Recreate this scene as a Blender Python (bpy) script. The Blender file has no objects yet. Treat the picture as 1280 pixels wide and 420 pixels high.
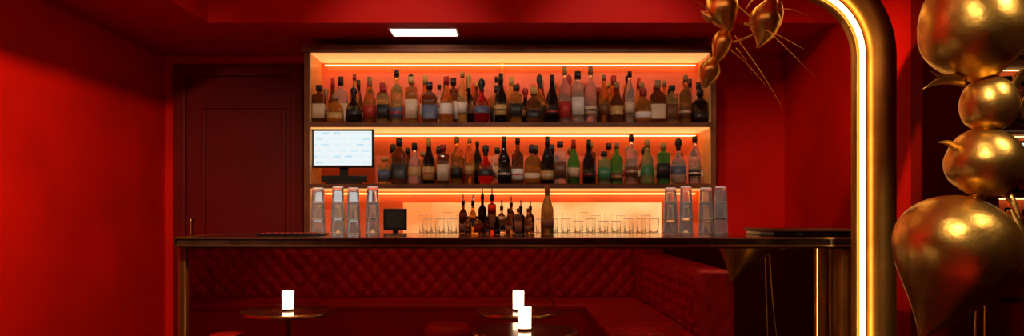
import bpy, bmesh, math, random
from mathutils import Vector, Matrix
random.seed(31)
scene=bpy.context.scene
F=940.0; HY=268.0; CX=640.0; CH=1.2
def at(px,py,d):
    return Vector(((px-CX)*d/F, d, CH+(HY-py)*d/F))

# ---------------- materials ----------------
def mat(name,col,rough=0.5,metal=0.0,emit=None,es=0.0,trans=0.0,ior=1.45,noise=None,bump=0.0,bscale=40,sheen=0.0,coat=0.0,spec=0.5):
    m=bpy.data.materials.new(name); m.use_nodes=True
    nt=m.node_tree; b=nt.nodes['Principled BSDF']
    b.inputs['Base Color'].default_value=(*col,1)
    b.inputs['Roughness'].default_value=rough
    b.inputs['Metallic'].default_value=metal
    b.inputs['Transmission Weight'].default_value=trans
    b.inputs['IOR'].default_value=ior
    b.inputs['Specular IOR Level'].default_value=spec
    b.inputs['Sheen Weight'].default_value=sheen
    if sheen: b.inputs['Sheen Tint'].default_value=(1,0.05,0.03,1)
    b.inputs['Coat Weight'].default_value=coat
    if emit:
        b.inputs['Emission Color'].default_value=(*emit,1); b.inputs['Emission Strength'].default_value=es
    if noise or bump:
        tc=nt.nodes.new('ShaderNodeTexCoord'); n=nt.nodes.new('ShaderNodeTexNoise')
        n.inputs['Scale'].default_value=bscale; n.inputs['Detail'].default_value=5
        nt.links.new(tc.outputs['Object'],n.inputs['Vector'])
        if noise:
            r=nt.nodes.new('ShaderNodeValToRGB')
            n2=nt.nodes.new('ShaderNodeTexNoise'); n2.inputs['Scale'].default_value=noise[1]; n2.inputs['Detail'].default_value=4
            nt.links.new(tc.outputs['Object'],n2.inputs['Vector'])
            r.color_ramp.elements[0].position=0.3; r.color_ramp.elements[1].position=0.7
            r.color_ramp.elements[0].color=(*[c*(1-noise[0]) for c in col],1)
            r.color_ramp.elements[1].color=(*[min(1,c*(1+noise[0])) for c in col],1)
            nt.links.new(n2.outputs['Fac'],r.inputs['Fac']); nt.links.new(r.outputs['Color'],b.inputs['Base Color'])
        if bump:
            bp=nt.nodes.new('ShaderNodeBump'); bp.inputs['Strength'].default_value=bump; bp.inputs['Distance'].default_value=0.01
            nt.links.new(n.outputs['Fac'],bp.inputs['Height']); nt.links.new(bp.outputs['Normal'],b.inputs['Normal'])
    return m
M={}
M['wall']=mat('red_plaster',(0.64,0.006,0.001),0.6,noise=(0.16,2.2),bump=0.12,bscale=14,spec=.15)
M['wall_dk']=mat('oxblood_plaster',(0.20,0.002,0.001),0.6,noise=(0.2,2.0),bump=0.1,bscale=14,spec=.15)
M['ceil']=mat('red_ceiling_paint',(0.60,0.008,0.004),0.65,noise=(0.06,1.5),spec=.15)
M['door']=mat('dark_red_door_paint',(0.14,0.002,0.001),0.45,noise=(0.15,3),spec=.3)
M['floor']=mat('dark_floor',(0.06,0.010,0.006),0.35,noise=(0.4,5))
M['velvet']=mat('red_velvet',(0.50,0.005,0.003),0.6,noise=(0.15,6),sheen=0.1,spec=.35)
M['wood']=mat('dark_walnut',(0.15,0.05,0.017),0.5,noise=(0.35,9),spec=.3)
M['shelfin']=mat('amber_shelf_lacquer',(0.85,0.46,0.14),0.4,noise=(0.1,5))
M['painted_glow']=mat('shelf_underside_painted_glow',(0.85,0.46,0.14),0.4,emit=(1.0,0.45,0.13),es=0.95)  # emission put into the boards to imitate LED light on their undersides
M['panel']=mat('coral_back_panel',(0.86,0.175,0.075),0.5,noise=(0.15,3))
M['acrylic']=mat('backlit_acrylic',(0.9,0.6,0.3),0.3,emit=(1.0,0.62,0.26),es=0.85)
nt=M['acrylic'].node_tree
tc=nt.nodes.new('ShaderNodeTexCoord'); wv=nt.nodes.new('ShaderNodeTexNoise'); wv.inputs['Scale'].default_value=2.6; rp=nt.nodes.new('ShaderNodeValToRGB')
rp.color_ramp.elements[0].position=.38; rp.color_ramp.elements[0].color=(0.75,0.20,0.05,1); rp.color_ramp.elements[1].position=.62; rp.color_ramp.elements[1].color=(1,0.62,0.26,1)
nt.links.new(tc.outputs['Object'],wv.inputs['Vector']); nt.links.new(wv.outputs['Fac'],rp.inputs['Fac']); nt.links.new(rp.outputs['Color'],nt.nodes['Principled BSDF'].inputs['Emission Color'])
M['stone']=mat('dark_counter_stone',(0.035,0.018,0.012),0.16,noise=(0.4,12),coat=0.4)
M['brass']=mat('brushed_brass',(0.83,0.50,0.15),0.28,1.0,bump=0.06,bscale=90)
M['bronze']=mat('aged_bronze',(0.58,0.32,0.07),0.45,1.0,noise=(0.25,6),bump=0.1,bscale=30)
M['bracket']=mat('satin_brass_channel',(0.50,0.27,0.06),0.6,1.0)
M['gold']=mat('gold_leaf_metal',(0.82,0.46,0.10),0.36,1.0,noise=(0.34,7),bump=0.45,bscale=12)
M['mirror']=mat('tinted_mirror',(0.80,0.66,0.60),0.015,1.0)
M['steel']=mat('stainless_steel',(0.80,0.80,0.80),0.22,0.75)
M['black']=mat('black_plastic',(0.012,0.012,0.014),0.3)
M['neon']=mat('warm_neon',(1,0.8,0.5),0.4,emit=(1.0,0.62,0.22),es=5.5)
M['led']=mat('warm_led',(1,0.8,0.5),0.4,emit=(1.0,0.54,0.18),es=7)
M['lantern']=mat('frosted_lantern',(1,0.9,0.7),0.5,emit=(1.0,0.78,0.48),es=7)
M['flame']=mat('candle_core',(1,0.9,0.7),0.5,emit=(1.0,0.85,0.6),es=14)
M['fix']=mat('diffuser_white',(1,0.9,0.9),0.5,emit=(1.0,0.72,0.62),es=2.6)
M['tabletop']=mat('table_lacquer',(0.10,0.025,0.012),0.2,noise=(0.3,8),coat=0.5)
def screen_mat():
    m=mat('screen_glow',(0.02,0.02,0.02),0.2,emit=(0.75,0.92,1.0),es=0.95)
    nt=m.node_tree; b=nt.nodes['Principled BSDF']
    tc=nt.nodes.new('ShaderNodeTexCoord'); br=nt.nodes.new('ShaderNodeTexBrick')
    br.inputs['Color1'].default_value=(0.78,0.93,1,1); br.inputs['Color2'].default_value=(0.35,0.72,0.92,1); br.inputs['Mortar'].default_value=(0.88,0.96,0.98,1)
    br.inputs['Scale'].default_value=7; br.inputs['Mortar Size'].default_value=0.09; br.inputs['Bias'].default_value=-.4
    mp=nt.nodes.new('ShaderNodeMapping'); mp.inputs['Rotation'].default_value=(math.pi/2,0,0)
    nt.links.new(tc.outputs['Object'],mp.inputs['Vector']); nt.links.new(mp.outputs['Vector'],br.inputs['Vector'])
    nt.links.new(br.outputs['Color'],b.inputs['Emission Color']); return m
M['screen']=screen_mat()
def gl(n,c,t=0.8,r=0.05,i=1.25): M[n]=mat('glass_'+n,c,r,trans=t,ior=i)
gl('amber',(0.85,0.34,0.06)); gl('honey',(0.95,0.60,0.18)); gl('brown',(0.26,0.08,0.02),.7); gl('dark',(0.02,0.01,0.008),0.3); gl('red',(0.75,0.03,0.015))
gl('green',(0.12,0.48,0.07),0.65); gl('olive',(0.50,0.55,0.18),0.65); gl('clear',(0.90,0.80,0.68),.8); gl('pink',(0.92,0.66,0.56),.8); gl('yellow',(0.95,0.72,0.22),0.3)
gl('thin',(0.98,0.97,0.95),1.0,0.02,1.2); gl('stackg',(0.92,0.91,0.90),0.86,0.03,1.18)
for n,c in dict(l_cream=(0.62,0.48,0.30),l_black=(0.02,0.018,0.016),l_red=(0.40,0.03,0.02),l_gold=(0.5,0.30,0.09),l_white=(0.66,0.60,0.52),l_green=(0.05,0.22,0.08),l_blue=(0.08,0.10,0.16),l_brown=(.15,.06,.02),
                 c_black=(0.015,0.013,0.012),c_gold=(0.55,0.32,0.08),c_red=(0.35,0.02,0.02),c_white=(0.7,0.65,0.6),c_cork=(0.35,0.18,0.08),rim_glint=(.85,.83,.80)).items():
    M[n]=mat('paint_'+n,c,0.45)

# ---------------- builder ----------------
class B:
    def __init__(s): s.bm=bmesh.new(); s.mats=[]
    def mi(s,k):
        if k not in s.mats: s.mats.append(k)
        return s.mats.index(k)
    def box(s,x0,x1,y0,y1,z0,z1,k,bev=0.0):
        r=bmesh.ops.create_cube(s.bm,size=1); vs=r['verts']
        for v in vs: v.co=Vector((x0+(v.co.x+.5)*(x1-x0),y0+(v.co.y+.5)*(y1-y0),z0+(v.co.z+.5)*(z1-z0)))
        fs={f for v in vs for f in v.link_faces}; i=s.mi(k)
        for f in fs: f.material_index=i
        if bev>0:
            es=list({e for v in vs for e in v.link_edges})
            rr=bmesh.ops.bevel(s.bm,geom=es,offset=bev,segments=3,affect='EDGES',profile=0.5)
            for f in rr['faces']: f.material_index=i; f.smooth=True
    def lathe(s,c,prof,seg=18,n=2.0,rot=0.0,sx=1,sy=1):
        c=Vector(c); rings=[]
        for (r,z,k) in prof:
            ring=[]
            if r<=1e-6: ring=[s.bm.verts.new(c+Vector((0,0,z)))]
            else:
                for j in range(seg):
                    t=2*math.pi*j/seg+math.pi/seg; ct,st=math.cos(t),math.sin(t)
                    q=(abs(ct)**n+abs(st)**n)**(-1.0/n)
                    x=r*q*ct*sx; y=r*q*st*sy
                    x,y=x*math.cos(rot)-y*math.sin(rot),x*math.sin(rot)+y*math.cos(rot)
                    ring.append(s.bm.verts.new(c+Vector((x,y,z))))
            rings.append(ring)
        for a in range(len(rings)-1):
            A,Bq=rings[a],rings[a+1]; i=s.mi(prof[a+1][2])
            for j in range(seg):
                j2=(j+1)%seg
                try:
                    if len(A)==1 and len(Bq)==1: continue
                    if len(A)==1: f=s.bm.faces.new((A[0],Bq[j2],Bq[j]))
                    elif len(Bq)==1: f=s.bm.faces.new((A[j],A[j2],Bq[0]))
                    else: f=s.bm.faces.new((A[j],A[j2],Bq[j2],Bq[j]))
                    f.material_index=i; f.smooth=True
                except ValueError: pass
    def sweep(s,pts,rad,k,seg=12,sub=6,cat=True,flat=1.0,cap=True):
        P=[Vector(p) for p in pts]
        if cat and len(P)>2:
            Q=[];R=[]
            for i in range(len(P)-1):
                p0=P[max(i-1,0)];p1=P[i];p2=P[i+1];p3=P[min(i+2,len(P)-1)]
                r0=rad[max(i-1,0)];r1=rad[i];r2=rad[i+1];r3=rad[min(i+2,len(P)-1)]
                for q in range(sub):
                    t=q/sub
                    f=lambda a,b,c2,d:0.5*((2*b)+(-a+c2)*t+(2*a-5*b+4*c2-d)*t*t+(-a+3*b-3*c2+d)*t**3)
                    Q.append(f(p0,p1,p2,p3)); R.append(max(f(r0,r1,r2,r3),0.0004))
            Q.append(P[-1]);R.append(max(rad[-1],0.0004))
        else: Q=P;R=list(rad)
        T=[(Q[min(i+1,len(Q)-1)]-Q[max(i-1,0)]).normalized() for i in range(len(Q))]
        up=Vector((0,1,0)) if abs(T[0].y)<0.9 else Vector((1,0,0))
        n=(up-T[0]*up.dot(T[0])).normalized(); rings=[]
        for i,q in enumerate(Q):
            n=(n-T[i]*n.dot(T[i])).normalized(); b=T[i].cross(n)
            rings.append([s.bm.verts.new(q+n*R[i]*flat*math.cos(2*math.pi*j/seg)+b*R[i]*math.sin(2*math.pi*j/seg)) for j in range(seg)])
        i=s.mi(k)
        for a in range(len(rings)-1):
            for j in range(seg):
                f=s.bm.faces.new((rings[a][j],rings[a][(j+1)%seg],rings[a+1][(j+1)%seg],rings[a+1][j])); f.material_index=i; f.smooth=True
        if cap:
            for rg in (rings[0][::-1],rings[-1]):
                f=s.bm.faces.new(rg); f.material_index=i
    def tuft(s,o,u,v,n,U,V,k,step=0.012,ax=0.14,az=0.16,amp=0.035):
        o,u,v,n=map(Vector,(o,u,v,n)); nu=max(2,int(U/step)); nv=max(2,int(V/step)); g=[]
        for b in range(nv+1):
            row=[]
            for a in range(nu+1):
                uu=U*a/nu; vv=V*b/nv
                p=uu/ax+vv/az; q=uu/ax-vv/az
                h=(abs(math.sin(math.pi*p))*abs(math.sin(math.pi*q)))**0.5
                e=min(uu,U-uu,vv,V-vv)/0.03; e=min(1,max(0,e))
                row.append(s.bm.verts.new(o+u*uu+v*vv+n*(amp*h*math.sqrt(e))))
            g.append(row)
        i=s.mi(k)
        for b in range(nv):
            for a in range(nu):
                f=s.bm.faces.new((g[b][a],g[b][a+1],g[b+1][a+1],g[b+1][a])); f.material_index=i; f.smooth=True
    def done(s,name,recalc=True):
        if recalc: bmesh.ops.recalc_face_normals(s.bm,faces=s.bm.faces)
        me=bpy.data.meshes.new(name); s.bm.to_mesh(me); s.bm.free()
        for k in s.mats: me.materials.append(M[k])
        ob=bpy.data.objects.new(name,me); scene.collection.objects.link(ob); return ob
def simple(name,*a,**k):
    b=B(); b.box(*a,**k); return b.done(name)

# ---------------- room ----------------
XL=-2.33; XR=1.83; YB=5.05; YF=-0.35; XLL=-3.15
simple('floor',XLL-.1,2.95,-0.45,5.15,-0.1,0,'floor')
simple('wall_left',XL-0.1,XL,2.80,5.15,0,2.6,'wall')
simple('wall_left_return',XLL,XL-.1,2.80,2.90,0,2.6,'wall')
simple('wall_left_far',XLL-.1,XLL,-0.45,2.9,0,2.6,'wall')
simple('wall_back',XL,XR,YB,YB+0.1,0,2.6,'wall')
simple('wall_right',XR,XR+0.1,3.45,5.15,0,2.6,'wall')
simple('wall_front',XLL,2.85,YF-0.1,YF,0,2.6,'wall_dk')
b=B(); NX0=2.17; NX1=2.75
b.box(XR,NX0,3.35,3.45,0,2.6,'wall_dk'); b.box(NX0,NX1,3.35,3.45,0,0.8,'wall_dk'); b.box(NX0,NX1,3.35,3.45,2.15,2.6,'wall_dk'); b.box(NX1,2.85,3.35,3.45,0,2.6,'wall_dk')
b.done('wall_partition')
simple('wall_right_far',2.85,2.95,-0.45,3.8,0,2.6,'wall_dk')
simple('ceiling',XLL-.1,2.95,YF-.1,YB+.1,2.6,2.7,'ceil')
simple('ceiling_soffit_left',XL,-1.70,YF,YB,2.27,2.599,'ceil')
simple('ceiling_soffit_alcove',XLL,XL-.001,YF,2.79,2.27,2.599,'ceil')
simple('ceiling_soffit_back',-1.699,XR,4.2,YB,2.27,2.599,'ceil')
b=B(); b.box(XL,-2.255,5.02,5.05,0,0.12,'door'); b.box(-1.38,-1.27,5.02,5.05,0,0.12,'door'); b.done('baseboard_back')
simple('baseboard_left',XL,XL+0.02,2.81,5.01,0,0.12,'wall_dk')
# door
b=B(); dx0,dx1=-2.17,-1.47; YD=5.048
b.box(dx0-0.08,dx0,4.985,YD,0,2.2,'door',0.006); b.box(dx1,dx1+0.08,4.985,YD,0,2.2,'door',0.006); b.box(dx0,dx1,4.985,YD,2.12,2.2,'door',0.006)
b.box(dx0,dx1,5.02,YD,0.01,2.12,'door')
for (a,c,z0,z1) in [(dx0+0.1,dx1-0.04,1.0,1.93),(dx0+0.1,dx1-0.04,0.15,0.85)]:
    b.box(a,c,5.005,5.02,z0,z0+0.025,'door',0.004);b.box(a,c,5.005,5.02,z1-0.025,z1,'door',0.004)
    b.box(a,a+0.025,5.005,5.02,z0+0.025,z1-0.025,'door',0.004);b.box(c-0.025,c,5.005,5.02,z0+0.025,z1-0.025,'door',0.004)
b.sweep([(dx0+0.05,5.02,1.17),(dx0+0.05,4.97,1.17),(dx0+0.05,4.965,1.13),(dx0+0.05,4.965,1.06)],[0.008]*4,'brass',8)
b.done('door_1')

# ---------------- back bar shelving ----------------
x0,x1=-1.258,1.235; yf,yb=4.55,4.86
b=B()
b.box(x0,x0+0.03,yf,yb,0,2.216,'wood'); b.box(x1-0.03,x1,yf,yb,0,2.216,'wood')
b.box(x0-0.012,x1+0.012,yf-0.015,yb,2.180,2.225,'wood',0.004)
S1,S2,S0=1.757,1.385,1.075
b.box(x0+0.03,x1-0.03,yf,yb-0.02,S1-0.028,S1,'wood'); b.box(x0+0.03,x1-0.03,yf,yb-0.02,S2-0.028,S2,'wood')
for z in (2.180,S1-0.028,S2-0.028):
    b.box(x0+0.037,x1-0.037,yf+0.014,yb-0.021,z-0.006,z-0.0005,'painted_glow')
b.box(x0+0.03,x1-0.03,yb-0.02,yb,1.03,2.18,'panel')
b.box(-0.70,0.96,yb-0.028,yb-0.0205,S0+0.005,S0+0.20,'acrylic',.001)
for xx in (x0+0.03,x1-0.036): b.box(xx,xx+0.006,yf+0.012,yb-0.021,S0,2.174,'shelfin')
b.box(-0.07,-0.055,yb-0.035,yb-0.021,S1,2.174,'shelfin')
b.box(x0+0.03,x1-0.03,4.33,yb-0.02,0.1,S0-0.03,'wood'); b.box(x0+0.03,x1-0.03,4.31,yb-0.02,S0-0.03,S0,'stone')
b.box(x0+0.03,x1-0.03,4.40,yb-0.02,0,0.1,'black')
for z in (2.174,S1-0.034,S2-0.034):
    b.box(x0+0.06,x1-0.06,yb-0.045,yb-0.037,z-0.022,z-0.017,'led')
b.done('back_bar_shelving')
b=B(); b.box(x0,x1,yb+.001,YB,0,2.269,'wall'); b.done('wall_back_furring')

# ---------------- bottles ----------------
caps=['c_black','c_black','c_gold','c_red','c_cork','c_black','c_black']; labs=['l_cream','l_black','l_gold','l_white','l_brown','l_black','l_blue','l_cream','l_red','l_brown']
def bottle(b,x,y,z,t,h,r,g,l,c,rot=0):
    a=random.uniform(.08,.18); e=random.uniform(.26,.38); sy=1
    if t=='tall': P=[(0,0,g),(r*.9,0,g),(r,.02*h,g),(r,a*h,g),(r*1.02,a*h,l),(r*1.02,e*h,l),(r,e*h,g),(r,.60*h,g),(r*.86,.66*h,g),(r*.45,.72*h,g),(r*.34,.76*h,g),(r*.34,.88*h,g),(r*.42,.88*h,c),(r*.40,h,c),(0,h,c)]; n=2
    elif t=='wine': P=[(0,0,g),(r,0,g),(r,a*h,g),(r*1.02,a*h,l),(r*1.02,e*h,l),(r,e*h,g),(r*.97,.50*h,g),(r*.7,.62*h,g),(r*.42,.74*h,g),(r*.36,.80*h,g),(r*.4,.80*h,c),(r*.38,h,c),(0,h,c)]; n=2
    elif t=='square': P=[(0,0,g),(r*.95,0,g),(r,.015*h,g),(r,a*h,g),(r*1.02,a*h,l),(r*1.02,.5*h,l),(r,.5*h,g),(r,.72*h,g),(r*.9,.76*h,g),(r*.4,.78*h,g),(r*.34,.79*h,g),(r*.34,.86*h,g),(r*.5,.86*h,c),(r*.5,h,c),(0,h,c)]; n=8
    elif t=='flask': P=[(0,0,g),(r*.9,0,g),(r,.03*h,g),(r*1.05,.1*h,g),(r*1.06,.12*h,l),(r*1.06,.44*h,l),(r*1.04,.44*h,g),(r*1.0,.62*h,g),(r*.72,.71*h,g),(r*.33,.76*h,g),(r*.3,.82*h,g),(r*.4,.82*h,c),(r*.4,h,c),(0,h,c)]; n=5; sy=.55
    elif t=='squat': P=[(0,0,g),(r*.85,0,g),(r,.05*h,g),(r*1.03,.15*h,g),(r*1.05,.16*h,l),(r*1.05,e*h,l),(r*1.02,e*h,g),(r*.96,.58*h,g),(r*.6,.68*h,g),(r*.33,.73*h,g),(r*.3,.80*h,g),(r*.42,.80*h,c),(r*.45,.9*h,c),(r*.38,h,c),(0,h,c)]; n=2.6
    elif t=='decanter': P=[(0,0,g),(r*.75,0,g),(r,.08*h,g),(r*1.1,.22*h,g),(r*1.1,.24*h,l),(r*1.06,.38*h,l),(r*1.04,.38*h,g),(r*.8,.52*h,g),(r*.35,.62*h,g),(r*.28,.72*h,g),(r*.34,.74*h,c),(r*.3,.78*h,c),(r*.48,.86*h,c),(r*.46,.95*h,c),(r*.2,h,c),(0,h,c)]; n=2.3
    elif t=='bell': P=[(0,0,g),(r,0,g),(r*1.02,.05*h,g),(r*.95,.2*h,g),(r*.97,.21*h,l),(r*.88,.42*h,l),(r*.86,.42*h,g),(r*.9,.52*h,g),(r*.75,.6*h,g),(r*.4,.7*h,g),(r*.32,.84*h,g),(r*.4,.84*h,c),(r*.4,h,c),(0,h,c)]; n=2
    elif t=='slim': P=[(0,0,g),(r*.8,0,g),(r*.82,.2*h,g),(r*.84,.2*h,l),(r*.84,.4*h,l),(r*.82,.4*h,g),(r*.8,.6*h,g),(r*.5,.72*h,g),(r*.3,.82*h,g),(r*.3,.9*h,g),(r*.36,.9*h,c),(r*.36,h,c),(0,h,c)]; n=2
    b.lathe((x,y,z),P,20,n,rot,sy=sy)
    if t in('tall','wine'): m=(a+e)/2; b.lathe((x,y,z),[(r*1.032,(m-.02)*h,l),(r*1.032,(m+.02)*h,random.choice(['l_red','l_gold','l_black','l_cream']))],16,n,rot)
RAD={'squat':.048,'square':.037,'tall':.037,'wine':.038,'bell':.043,'slim':.037,'decanter':.044,'flask':.046}
b=B(); yy=4.61; HS=1.06
up=[(399,'square','brown',.22),(419,'squat','amber',.17),(442,'decanter','dark',.21),(462,'wine','amber',.27),(479,'square','honey',.21),(496,'tall','honey',.31),(514,'square','amber',.27),(537,'flask','brown',.24),(558,'bell','amber',.27),(578,'slim','honey',.30),(602,'decanter','red',.26),(626,'wine','dark',.29),(645,'square','amber',.22),(667,'squat','brown',.21),(690,'wine','dark',.28),(706,'tall','pink',.33),(722,'square','clear',.30),(738,'tall','pink',.33),(755,'slim','amber',.28),(771,'bell','brown',.24),(787,'slim','clear',.30),(804,'squat','amber',.20),(822,'flask','brown',.25),(840,'square','honey',.22),(857,'tall','amber',.28),(875,'squat','dark',.20)]
for px,t,g,h in up:
    l=random.choice(labs) if g!='dark' else random.choice(['l_black','l_brown','l_gold'])
    bottle(b,(px-CX)*yy/F,yy+random.uniform(-.005,.005),S1,t,h*HS,RAD[t],g,l,random.choice(caps),0)
types=['tall','wine','squat','slim','bell','square','flask','decanter']
x=-1.165
while x<1.18:
    t=random.choice(types); g=random.choice(['amber','brown','honey','brown','brown','amber','honey','amber','dark','clear'])
    bottle(b,x,4.705,S1,t,random.uniform(.22,.33),RAD[t]*.92,g,random.choice(labs),random.choice(caps)); x+=random.uniform(.084,.094)
x=-1.14
while x<1.15:
    t=random.choice(['tall','wine','slim','bell']); g=random.choice(['amber','brown','honey','clear','brown','honey'])
    bottle(b,x,4.785,S1,t,random.uniform(.27,.33),.032,g,random.choice(labs),random.choice(caps)); x+=random.uniform(.12,.22)
b.done('liquor_bottles')
b=B()
lo=[(480,'square','honey',.16),(499,'flask','brown',.27),(518,'bell','clear',.24),(536,'wine','dark',.27),(554,'square','brown',.23),(571,'tall','amber',.28),(587,'slim','amber',.27),(607,'decanter','red',.23),(630,'wine','dark',.28),(647,'tall','brown',.27),(665,'squat','amber',.23),(684,'wine','dark',.28),(700,'square','clear',.25),(717,'wine','green',.26),(736,'wine','dark',.26),(755,'square','olive',.19),(771,'tall','green',.24),(789,'tall','clear',.29),(809,'bell','olive',.26),(829,'square','green',.24),(848,'decanter','clear',.27),(868,'tall','pink',.28)]
for px,t,g,h in lo:
    l='l_green' if g=='olive' else (random.choice(labs) if g!='dark' else random.choice(['l_black','l_cream','l_gold']))
    bottle(b,(px-CX)*yy/F,yy+random.uniform(-.005,.005),S2,t,h*1.05,RAD[t],g,l,random.choice(caps))
x=-0.745
while x<1.17:
    t=random.choice(types); g=random.choice(['amber','brown','clear','amber','brown','clear','honey','dark'])
    bottle(b,x,4.715,S2,t,random.uniform(.20,.28),RAD[t]*.95,g,random.choice(labs),random.choice(caps)); x+=random.uniform(.09,.13)
b.done('liquor_bottles')

# monitor
b=B(); mx=-1.035; my=4.60
b.box(mx-0.19,mx+0.19,my,my+0.025,1.485,1.722,'black',0.004); b.box(mx-0.177,mx+0.177,my-0.002,my+0.001,1.50,1.71,'screen')
b.box(mx-0.025,mx+0.025,my+0.026,my+0.045,1.40,1.60,'black'); b.box(mx-0.10,mx+0.10,my-0.03,my+0.10,S2,S2+0.014,'black',0.004); b.box(mx-0.14,mx+0.14,my+0.03,my+0.07,S2+.014,S2+0.055,'black',0.004)
b.done('computer_monitor')
b=B(); b.box(-0.77,-0.63,4.50,4.52,S0+0.03,S0+0.16,'black',0.004); b.box(-0.755,-0.645,4.497,4.501,S0+0.045,S0+0.145,'l_black'); b.box(-0.74,-0.66,4.49,4.56,S0,S0+0.012,'black'); b.box(-0.715,-0.685,4.515,4.53,S0+.012,S0+0.06,'black'); b.done('payment_terminal')

# glassware on back counter
def tumbler(b,x,y,z,h=.09,r=.035,k='thin'):
    b.lathe((x,y,z),[(0,0,k),(r*.85,0,k),(r,h-.004,k),(r,h,'rim_glint'),(r*.93,h,'rim_glint'),(r*.92,h-.004,k),(r*.78,.012,k),(0,.012,k)],14)  # white rim painted on as a glint
b=B(); i=0; x=-0.56
while x<0.90:
    tumbler(b,x,4.76,S0,random.choice([.12,.14,.13]),.030,'thin')
    tumbler(b,x+.035,4.66,S0,random.choice([.085,.10]),.032,'thin')
    x+=0.078; i+=1
b.done('bar_glassware')

# ---------------- bar counter ----------------
CT=1.10; YM=3.35
b=B()
b.box(-1.46,1.62,3.27,3.98,CT-0.035,CT,'stone',0.003)
b.box(-1.463,1.623,3.264,3.269,CT-0.007,CT+0.0005,'brass'); b.box(-1.463,1.623,3.264,3.269,CT-0.040,CT-0.032,'brass')
b.box(-1.468,-1.463,3.264,3.98,CT-0.04,CT+0.0005,'brass')
b.box(-1.46,1.62,3.30,3.95,CT-0.05,CT-0.036,'wood')
b.box(-1.44,1.60,YM+0.012,3.90,0.0,CT-0.05,'wood')
b.box(-1.435,1.46,YM,YM+0.012,0.04,CT-0.05,'mirror')
b.box(-1.475,-1.445,3.325,3.37,0,CT-0.05,'brass',0.004); b.box(1.46,1.60,3.33,YM+0.012,0,CT-0.05,'bronze',0.004)
b.box(-1.435,1.46,3.33,YM+0.012,0,0.04,'brass')
b.done('bar_counter')
b=B(); b.box(1.20,1.60,3.45,3.85,CT+0.001,CT+0.02,'stone',0.004); b.box(1.19,1.61,3.44,3.86,CT+0.02,CT+0.032,'wood',0.003); b.done('service_tray')
b=B(); b.box(-1.20,-0.90,3.52,3.70,CT+.001,CT+0.01,'black',0.002)
for j in range(9): b.box(-1.18+j*0.03,-1.165+j*0.03,3.535,3.685,CT+0.01,CT+0.013,'l_red')
b.done('bar_mat')

# tall upturned highball glasses, nested in stacks of two
def stack(b,x,y,z,H):
    k='stackg'; hh=.165
    for q in range(2):
        zz=z+q*(H-hh); r=.037-.001*q
        b.lathe((x,y,zz),[(0,hh,k),(r*.70,hh,k),(r*.76,hh-.003,'rim_glint'),(r*.79,hh-.008,'rim_glint'),(r-.0005,0.005,k),(r,0,'rim_glint'),(r-.0035,0,'rim_glint'),(r*.79-.0035,hh-.016,k),(0,hh-.016,k)],28)  # white rim and shoulder rings paint the bright outlines of the glass
for xs in ((-0.99,-0.90,-0.81,-0.72),(0.81,0.90,0.99,1.08)):
    b=B()
    for j,xx in enumerate(xs): stack(b,xx,3.86+(0.03 if j%2 else -.02),CT+.0015,0.235+0.008*(j%2))
    b.done('highball_glass_stack')
b=B()
cols=['brown','amber','dark','red','clear','brown','dark','brown','clear','amber']
j=0
for px in (579,591,603,615,627,639,651,663):
    h=random.choice([.17,.15,.20,.14,.16]); yq=3.88+(.04 if j%2 else -.03)
    x=(px-CX)*yq/F
    bottle(b,x,yq,CT+.001,random.choice(['tall','square','tall','bell']),h,.022,cols[j],random.choice(labs),'c_black')
    b.lathe((x,yq,CT+h),[(0.008,0,'steel'),(.005,.01,'steel'),(.003,.035,'steel'),(0,.036,'steel')],8); j+=1
for px in (585,597,609,621,636,648,660):
    x=(px-CX)*3.79/F; bottle(b,x,3.79,CT+.001,random.choice(['squat','tall','square']),random.choice([.09,.11,.13]),.018,random.choice(['dark','brown','clear','amber','honey']),random.choice(labs),random.choice(caps))
b.done('bitters_bottles')
b=B(); bottle(b,(684-CX)*3.81/F,3.81,CT+.001,'wine',.25,.033,'yellow','l_cream','c_gold'); b.done('limoncello_bottle')

# ---------------- neon arch ----------------
def archpath(o):
    P=[]; ya=3.13
    for z in (0.0,0.5,1.0,1.5): P.append((1.46+o,ya,z))
    for a in range(0,17):
        t=math.pi/2*a/16; P.append((1.18+(.28+o)*math.cos(t),ya,1.86+(.28+o)*math.sin(t)))
    P.append((0.7,ya,2.14+o))
    for a in range(0,9):
        t=-math.pi/2-math.pi/2*a/8; P.append((0.3+(.25-o)*math.cos(t),ya,2.39+(.25-o)*math.sin(t)))
    P.append((0.05+o,ya,2.598)); return P
b=B()
def sw(o,r,k,dy=0,flat=1.0,seg=20):
    P=[(p[0],p[1]+dy,p[2]) for p in archpath(o)]; b.sweep(P,[r]*len(P),k,seg,cat=False,flat=flat)
sw(0.082,0.058,'bronze',.01); sw(-0.024,0.007,'bronze',0.01); sw(0.0,0.026,'bracket',0.045); sw(0.0,0.011,'neon',0.0,seg=12)
b.done('neon_arch')

# ---------------- gold sculptures ----------------
def pods(b,d,spec,k='gold',seg=32):
    P=[at(x,y,d+dd) for x,y,r,dd in spec]; R=[r*d/F for x,y,r,dd in spec]
    b.sweep(P,R,k,seg,sub=8)
def thorn(b,p,q,r,d,bend=6,dd=0.05):
    a=at(p[0],p[1],d); c=at(q[0],q[1],d-dd); m=(a+c)/2+Vector((0,0,bend*d/F))
    b.sweep([a,m,c],[r*d/F,r*.6*d/F,0.0005],'gold',8,sub=6,flat=.5)
b=B(); D=2.3
pods(b,D,[(1208,-66,6,0),(1209,-40,26,0),(1211,-10,48,0),(1214,22,60,0),(1219,50,61,0),(1225,76,46,0),(1229,93,24,0),(1231,101,8,0)])
pods(b,D,[(1234,96,10,0),(1235,108,26,0),(1236,130,33,0),(1234,152,27,0),(1233,164,12,0)])
pods(b,D,[(1234,160,8,0),(1233,168,26,0),(1232,182,39,0),(1231,205,46,0),(1229,228,38,0),(1227,244,16,0)])
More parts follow.
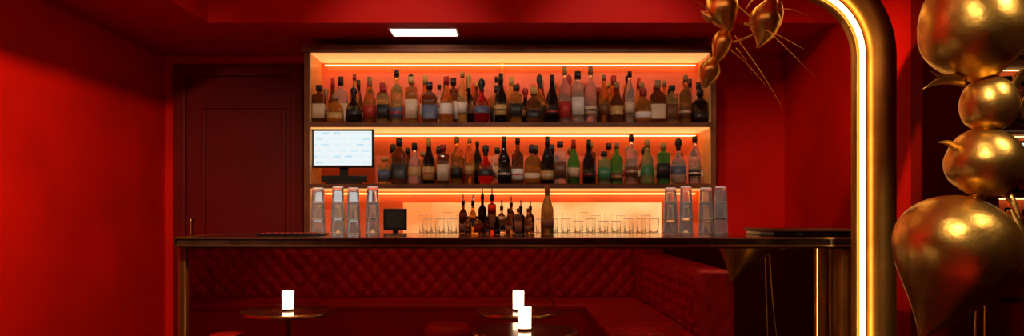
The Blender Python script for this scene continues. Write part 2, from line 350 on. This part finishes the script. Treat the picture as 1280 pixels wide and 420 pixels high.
lf=[(246,3),(249,20),(256,39),(268,56),(286,69),(310,74),(338,66),(364,49),(388,29),(408,13),(424,2)]
pods(b,D,[(1214-0.30*(y-246)-0.0009*max(0,y-320)**2,y,r,0.0002*(y-246)) for y,r in lf])
b.sweep([at(1228,238,D),at(1222,246,D),at(1212,256,D)],[.02,.02,.02],'gold',12)
thorn(b,(1205,100),(1152,112),9,D,6); thorn(b,(1200,98),(1162,88),6,D,-5); thorn(b,(1200,190),(1172,178),6,D,5)
thorn(b,(1262,120),(1290,80),8,D,8); thorn(b,(1262,140),(1282,118),7,D,-8); thorn(b,(1255,240),(1276,275),8,D,6)
pods(b,D,[(1262,262,3,.05),(1266,285,12,.05),(1270,310,16,.05),(1270,335,10,.05),(1264,352,2,.05)])
P0=at(1208,-60,D); b.sweep([P0,(P0.x,P0.y,2.3),(P0.x+.02,P0.y,2.598)],[.014,.014,.014],'gold',10)
for q in range(2):
    a=at(1222+q*10,360,D+.06); b.sweep([a,a+Vector((.01*q,.02,-.25)),a+Vector((.03*q,.05,-.52))],[.004,.003,.002],'gold',8)
b.done('gold_seed_pod_sculpture')
b=B(); D=3.0
pods(b,D,[(903,-30,3,0),(900,-12,14,0),(903,12,20,0),(908,32,10,0),(906,38,6,0)])
pods(b,D,[(906,36,5,0),(903,50,12,0),(899,66,9,0),(893,76,4,0)])
pods(b,D,[(893,72,4,0),(888,86,13,0),(884,99,10,0),(880,110,2,0)])
pods(b,D,[(968,-18,2,0),(964,2,8,0),(957,22,19,0),(955,40,15,0),(950,54,5,0),(946,60,1,0)])
pods(b,D,[(975,2,2,0),(970,14,10,0),(962,30,13,0),(955,46,4,0)])
pods(b,D,[(898,18,3,0),(888,22,6,0),(876,14,1,0)])
for p,q in [((925,10),(1020,98)),((918,44),(978,134)),((930,30),(1006,62)),((920,60),(940,92)),((900,30),(868,0)),((965,12),(1012,20)),((910,60),(958,108)),((940,0),(925,32))]:
    thorn(b,p,q,0.9,D,4,.12)
P1=at(903,-25,D); P2=at(968,-15,D)
b.sweep([at(925,10,D),at(905,14,D),at(903,0,D)],[.006]*3,'gold',8); b.sweep([at(930,30,D),at(945,30,D),at(957,25,D)],[.005]*3,'gold',8); b.sweep([at(906,50,D),at(920,52,D),at(950,40,D)],[.005]*3,'gold',8)
b.sweep([P1,(P1.x-.02,P1.y,2.3),(P1.x,P1.y,2.598)],[.008]*3,'gold',8); b.sweep([P2,(P2.x+.02,P2.y,2.3),(P2.x,P2.y,2.598)],[.008]*3,'gold',8)
b.done('gold_seed_pod_sculpture')

# ---------------- seating side (seen in the mirrored bar front) ----------------
b=B()
XB0,XB1=-3.13,1.38; yb0=-0.12
b.box(XB0,XB1,YF+0.01,yb0-0.005,0,1.0,'velvet',0.02)
xs=[-3.12,-1.66,0.35,1.12]
for a,c in zip(xs[:-1],xs[1:]): b.tuft((a+.004,yb0-.006,0.44),(1,0,0),(0,0,1),(0,1,0),c-a-.008,0.54,'velvet')
b.box(XB0,1.14,yb0,0.45,0.10,0.42,'velvet',0.02)
for a,c in zip(xs[:-1],xs[1:]): b.box(a+.005,c-.005,yb0+0.02,0.47,0.40,0.455,'velvet',0.02)
b.box(XB0,1.14,yb0,0.40,0,0.10,'black')
b.box(1.16,1.38,-0.10,2.06,0,0.85,'velvet',0.03)
b.tuft((1.162,0.10,0.44),(0,1,0),(0,0,1),(-1,0,0),1.93,0.39,'velvet')
b.tuft((1.17,2.058,0.06),(1,0,0),(0,0,1),(0,1,0),0.20,0.77,'velvet',amp=.012)
b.box(0.62,1.16,0.47,2.0,0.10,0.42,'velvet',0.02); b.box(0.60,1.15,0.47,2.02,0.40,0.455,'velvet',0.02)
b.tuft((0.63,0.5,0.452),(1,0,0),(0,1,0),(0,0,1),0.5,1.5,'velvet',amp=.015)
b.done('tufted_banquette',recalc=False)
def table(x,y,r):
    b=B(); z=.60
    b.lathe((x,y,0),[(0,0,'brass'),(.17,0,'brass'),(.17,.008,'brass'),(.03,.02,'brass'),(.017,.04,'brass'),(.017,z-.04,'brass'),(.05,z-.022,'brass'),(0,z-.022,'brass')],28)
    b.lathe((x,y,0),[(0,z-.022,'brass'),(r,z-.022,'brass'),(r+.003,z-.018,'brass'),(r+.003,z-.002,'brass'),(r-.004,z,'brass'),(r-.012,z,'brass'),(0,z,'tabletop')],48)
    b.done('cocktail_table')
    b=B(); k='lantern'; b.lathe((x,y,z+.0005),[(0,0,'brass'),(.036,0,'brass'),(.036,.012,'brass'),(.034,.012,k),(.035,.12,k),(.032,.12,k),(.030,.02,k),(0,.02,k)],20)
    b.lathe((x,y,z+.02),[(0,0,'flame'),(.018,0,'flame'),(.018,.05,'flame'),(.006,.055,'flame'),(.008,.07,'flame'),(0,.09,'flame')],12)
    b.done('candle_lantern')
table(-1.40,2.0,.28); table(0.04,2.0,.26); table(0.065,2.80,.27)
def pouf(x,y,r):
    b=B(); P=[(0,.05,'velvet'),(r*.9,.05,'velvet'),(r*.97,.09,'velvet'),(r,.2,'velvet'),(r,.36,'velvet'),(r*1.03,.38,'velvet'),(r*1.0,.42,'velvet'),(r*.85,.445,'velvet'),(r*.05,.452,'velvet'),(r*.04,.44,'velvet'),(0,.44,'velvet')]
    b.lathe((x,y,0),P,32); b.lathe((x,y,0),[(0,0,'brass'),(r*.92,0,'brass'),(r*.95,.02,'brass'),(r*.95,.05,'brass'),(0,.05,'brass')],32); b.done('velvet_stool')
pouf(-0.44,1.55,.165); pouf(-1.80,1.95,.12)

# ---------------- niche (right), solid stand-in for mirror reflection of back bar ----------------
b=B(); N0,N1=NX0,NX1
b.box(N0,N1,3.66,3.68,0.8,2.15,'panel'); b.box(N0-.02,N0,3.45,3.68,0.8,2.15,'wood'); b.box(N1,N1+.02,3.45,3.68,0.8,2.15,'wood')
b.box(N0-.02,N1+.02,3.45,3.68,0.78,0.8,'wood'); b.box(N0-.02,N1+.02,3.45,3.68,2.15,2.17,'wood')
for z in (1.08,1.30,1.60,1.92): b.box(N0,N1,3.40,3.66,z-.02,z,'wood')
for z in (1.28,1.58,1.90,2.15): b.box(N0+.03,N1-.03,3.630,3.634,z-.007,z-.004,'led')
b.done('reflected_shelf')
b=B()
for z,hh in ((1.08,.16),(1.60,.22),(1.92,.18)):
    x=N0+.05
    while x<N1-.04:
        bottle(b,x,3.5,z,random.choice(['tall','wine','square','squat']),hh*random.uniform(.85,1.1),.030,random.choice(['amber','clear','brown','pink','yellow']),random.choice(labs),random.choice(caps)); x+=.085
b.done('liquor_bottles')  # modelled in place of reflected back-bar bottles
b=B(); b.box(N0+.04,N0+.30,3.48,3.50,1.36,1.54,'black',.003); b.box(N0+.05,N0+.29,3.477,3.481,1.37,1.53,'screen'); b.box(N0+.15,N0+.19,3.50,3.52,1.30,1.45,'black'); b.box(N0+.10,N0+.24,3.46,3.56,1.30,1.31,'black'); b.done('computer_monitor')  # second screen stands in for the mirror image of the back-bar monitor

# ---------------- lights ----------------
b=B(); b.box(-0.70,-0.325,4.32,4.47,2.258,2.268,'fix',0.002); b.box(-0.712,-0.313,4.308,4.482,2.264,2.2699,'c_white'); b.done('ceiling_light')
def spot(name,loc,tgt,w,ang=80,col=(1,0.62,0.36),rad=.04,blend=.8,ceil=2.6,fixture=True):
    l=bpy.data.lights.new(name,'SPOT'); l.energy=w; l.spot_size=math.radians(ang); l.spot_blend=blend; l.color=col; l.shadow_soft_size=rad
    o=bpy.data.objects.new(name+'_lamp',l); o.location=loc; o.rotation_euler=(Vector(tgt)-Vector(loc)).to_track_quat('-Z','Y').to_euler(); scene.collection.objects.link(o)
    if fixture:
        b=B(); b.lathe((loc[0],loc[1],ceil-.012),[(.035,.0,'fix'),(.0,.004,'fix')],16); b.lathe((loc[0],loc[1],ceil-.014),[(.034,.0,'c_white'),(.05,0,'c_white'),(.05,.0135,'c_white')],20); b.done('added_downlight')  # unseen ceiling fitting added above each spot
spot('left_wash',(-1.2,1.9,2.55),(-2.33,3.3,0.9),220,95)
spot('right_wash',(0.75,2.9,2.55),(1.83,4.1,1.4),90,62,rad=.02)
spot('gold_fill',(0.7,1.0,2.55),(1.35,2.3,1.2),85,34,col=(1,.75,.5),rad=.06)  # front fill added for the gold pods
spot('gold_fill2',(2.1,1.6,2.55),(1.4,2.3,1.3),40,50,col=(1,.75,.5),rad=.06)  # second added fill on the pods
spot('banquette_fill',(-1.6,0.55,2.55),(-1.6,-0.1,0.5),15,90,rad=.02)  # grazing fill added to bring out the tufting
spot('banquette_fill2',(0.1,0.55,2.55),(0.1,-0.1,0.5),15,90,rad=.02)  # same added grazing fill, further right
spot('banquette_fill3',(0.5,1.5,2.55),(1.1,1.1,0.5),18,70,rad=.02)  # extra fill added for the return seat
spot('table_fill',(-0.5,1.75,2.55),(-0.45,1.6,0.5),20,50,rad=.03)  # added fill so stool and tabletops show in the mirror
spot('bar_fill',(-0.6,3.0,2.55),(-0.6,4.7,1.75),34,60,col=(1,.84,.68),rad=.05)  # added front fill for the shelf bottles
spot('bar_fill2',(0.6,3.0,2.55),(0.6,4.7,1.75),34,60,col=(1,.84,.68),rad=.05)  # matching bottle fill added on the right
spot('glass_fill',(-0.6,3.3,2.55),(-0.85,3.86,1.2),34,28,col=(1,.9,.8),rad=.05)  # added to whiten the left glass stacks
spot('glass_fill2',(0.7,3.3,2.55),(0.95,3.86,1.2),34,28,col=(1,.9,.8),rad=.05)  # added to whiten the right glass stacks
def area(name,loc,tgt,sx,sy,w,col):
    l=bpy.data.lights.new(name,'AREA'); l.shape='RECTANGLE'; l.size=sx; l.size_y=sy; l.energy=w; l.color=col
    o=bpy.data.objects.new(name,l); o.location=loc; o.rotation_euler=(Vector(tgt)-Vector(loc)).to_track_quat('-Z','Y').to_euler(); scene.collection.objects.link(o)
area('soffit_fill',(0,2.0,2.3),(0,3.6,2.6),2.2,.05,5,(1,.5,.3))  # unseen area light added mid-room to brighten soffit and ceiling
w=bpy.data.worlds.new('World'); scene.world=w; w.use_nodes=True
w.node_tree.nodes['Background'].inputs[0].default_value=(0.5,0.08,0.04,1); w.node_tree.nodes['Background'].inputs[1].default_value=0.05

# ---------------- camera ----------------
c=bpy.data.cameras.new('camera'); co=bpy.data.objects.new('camera',c); scene.collection.objects.link(co)
co.location=(0,0,CH); co.rotation_euler=(math.pi/2,0,0); c.sensor_width=36; c.sensor_fit='HORIZONTAL'; c.lens=36*F/1280; c.shift_y=58/1280; c.clip_start=0.02
scene.camera=co
scene.view_settings.view_transform='Standard'; scene.view_settings.look='None'; scene.view_settings.exposure=0
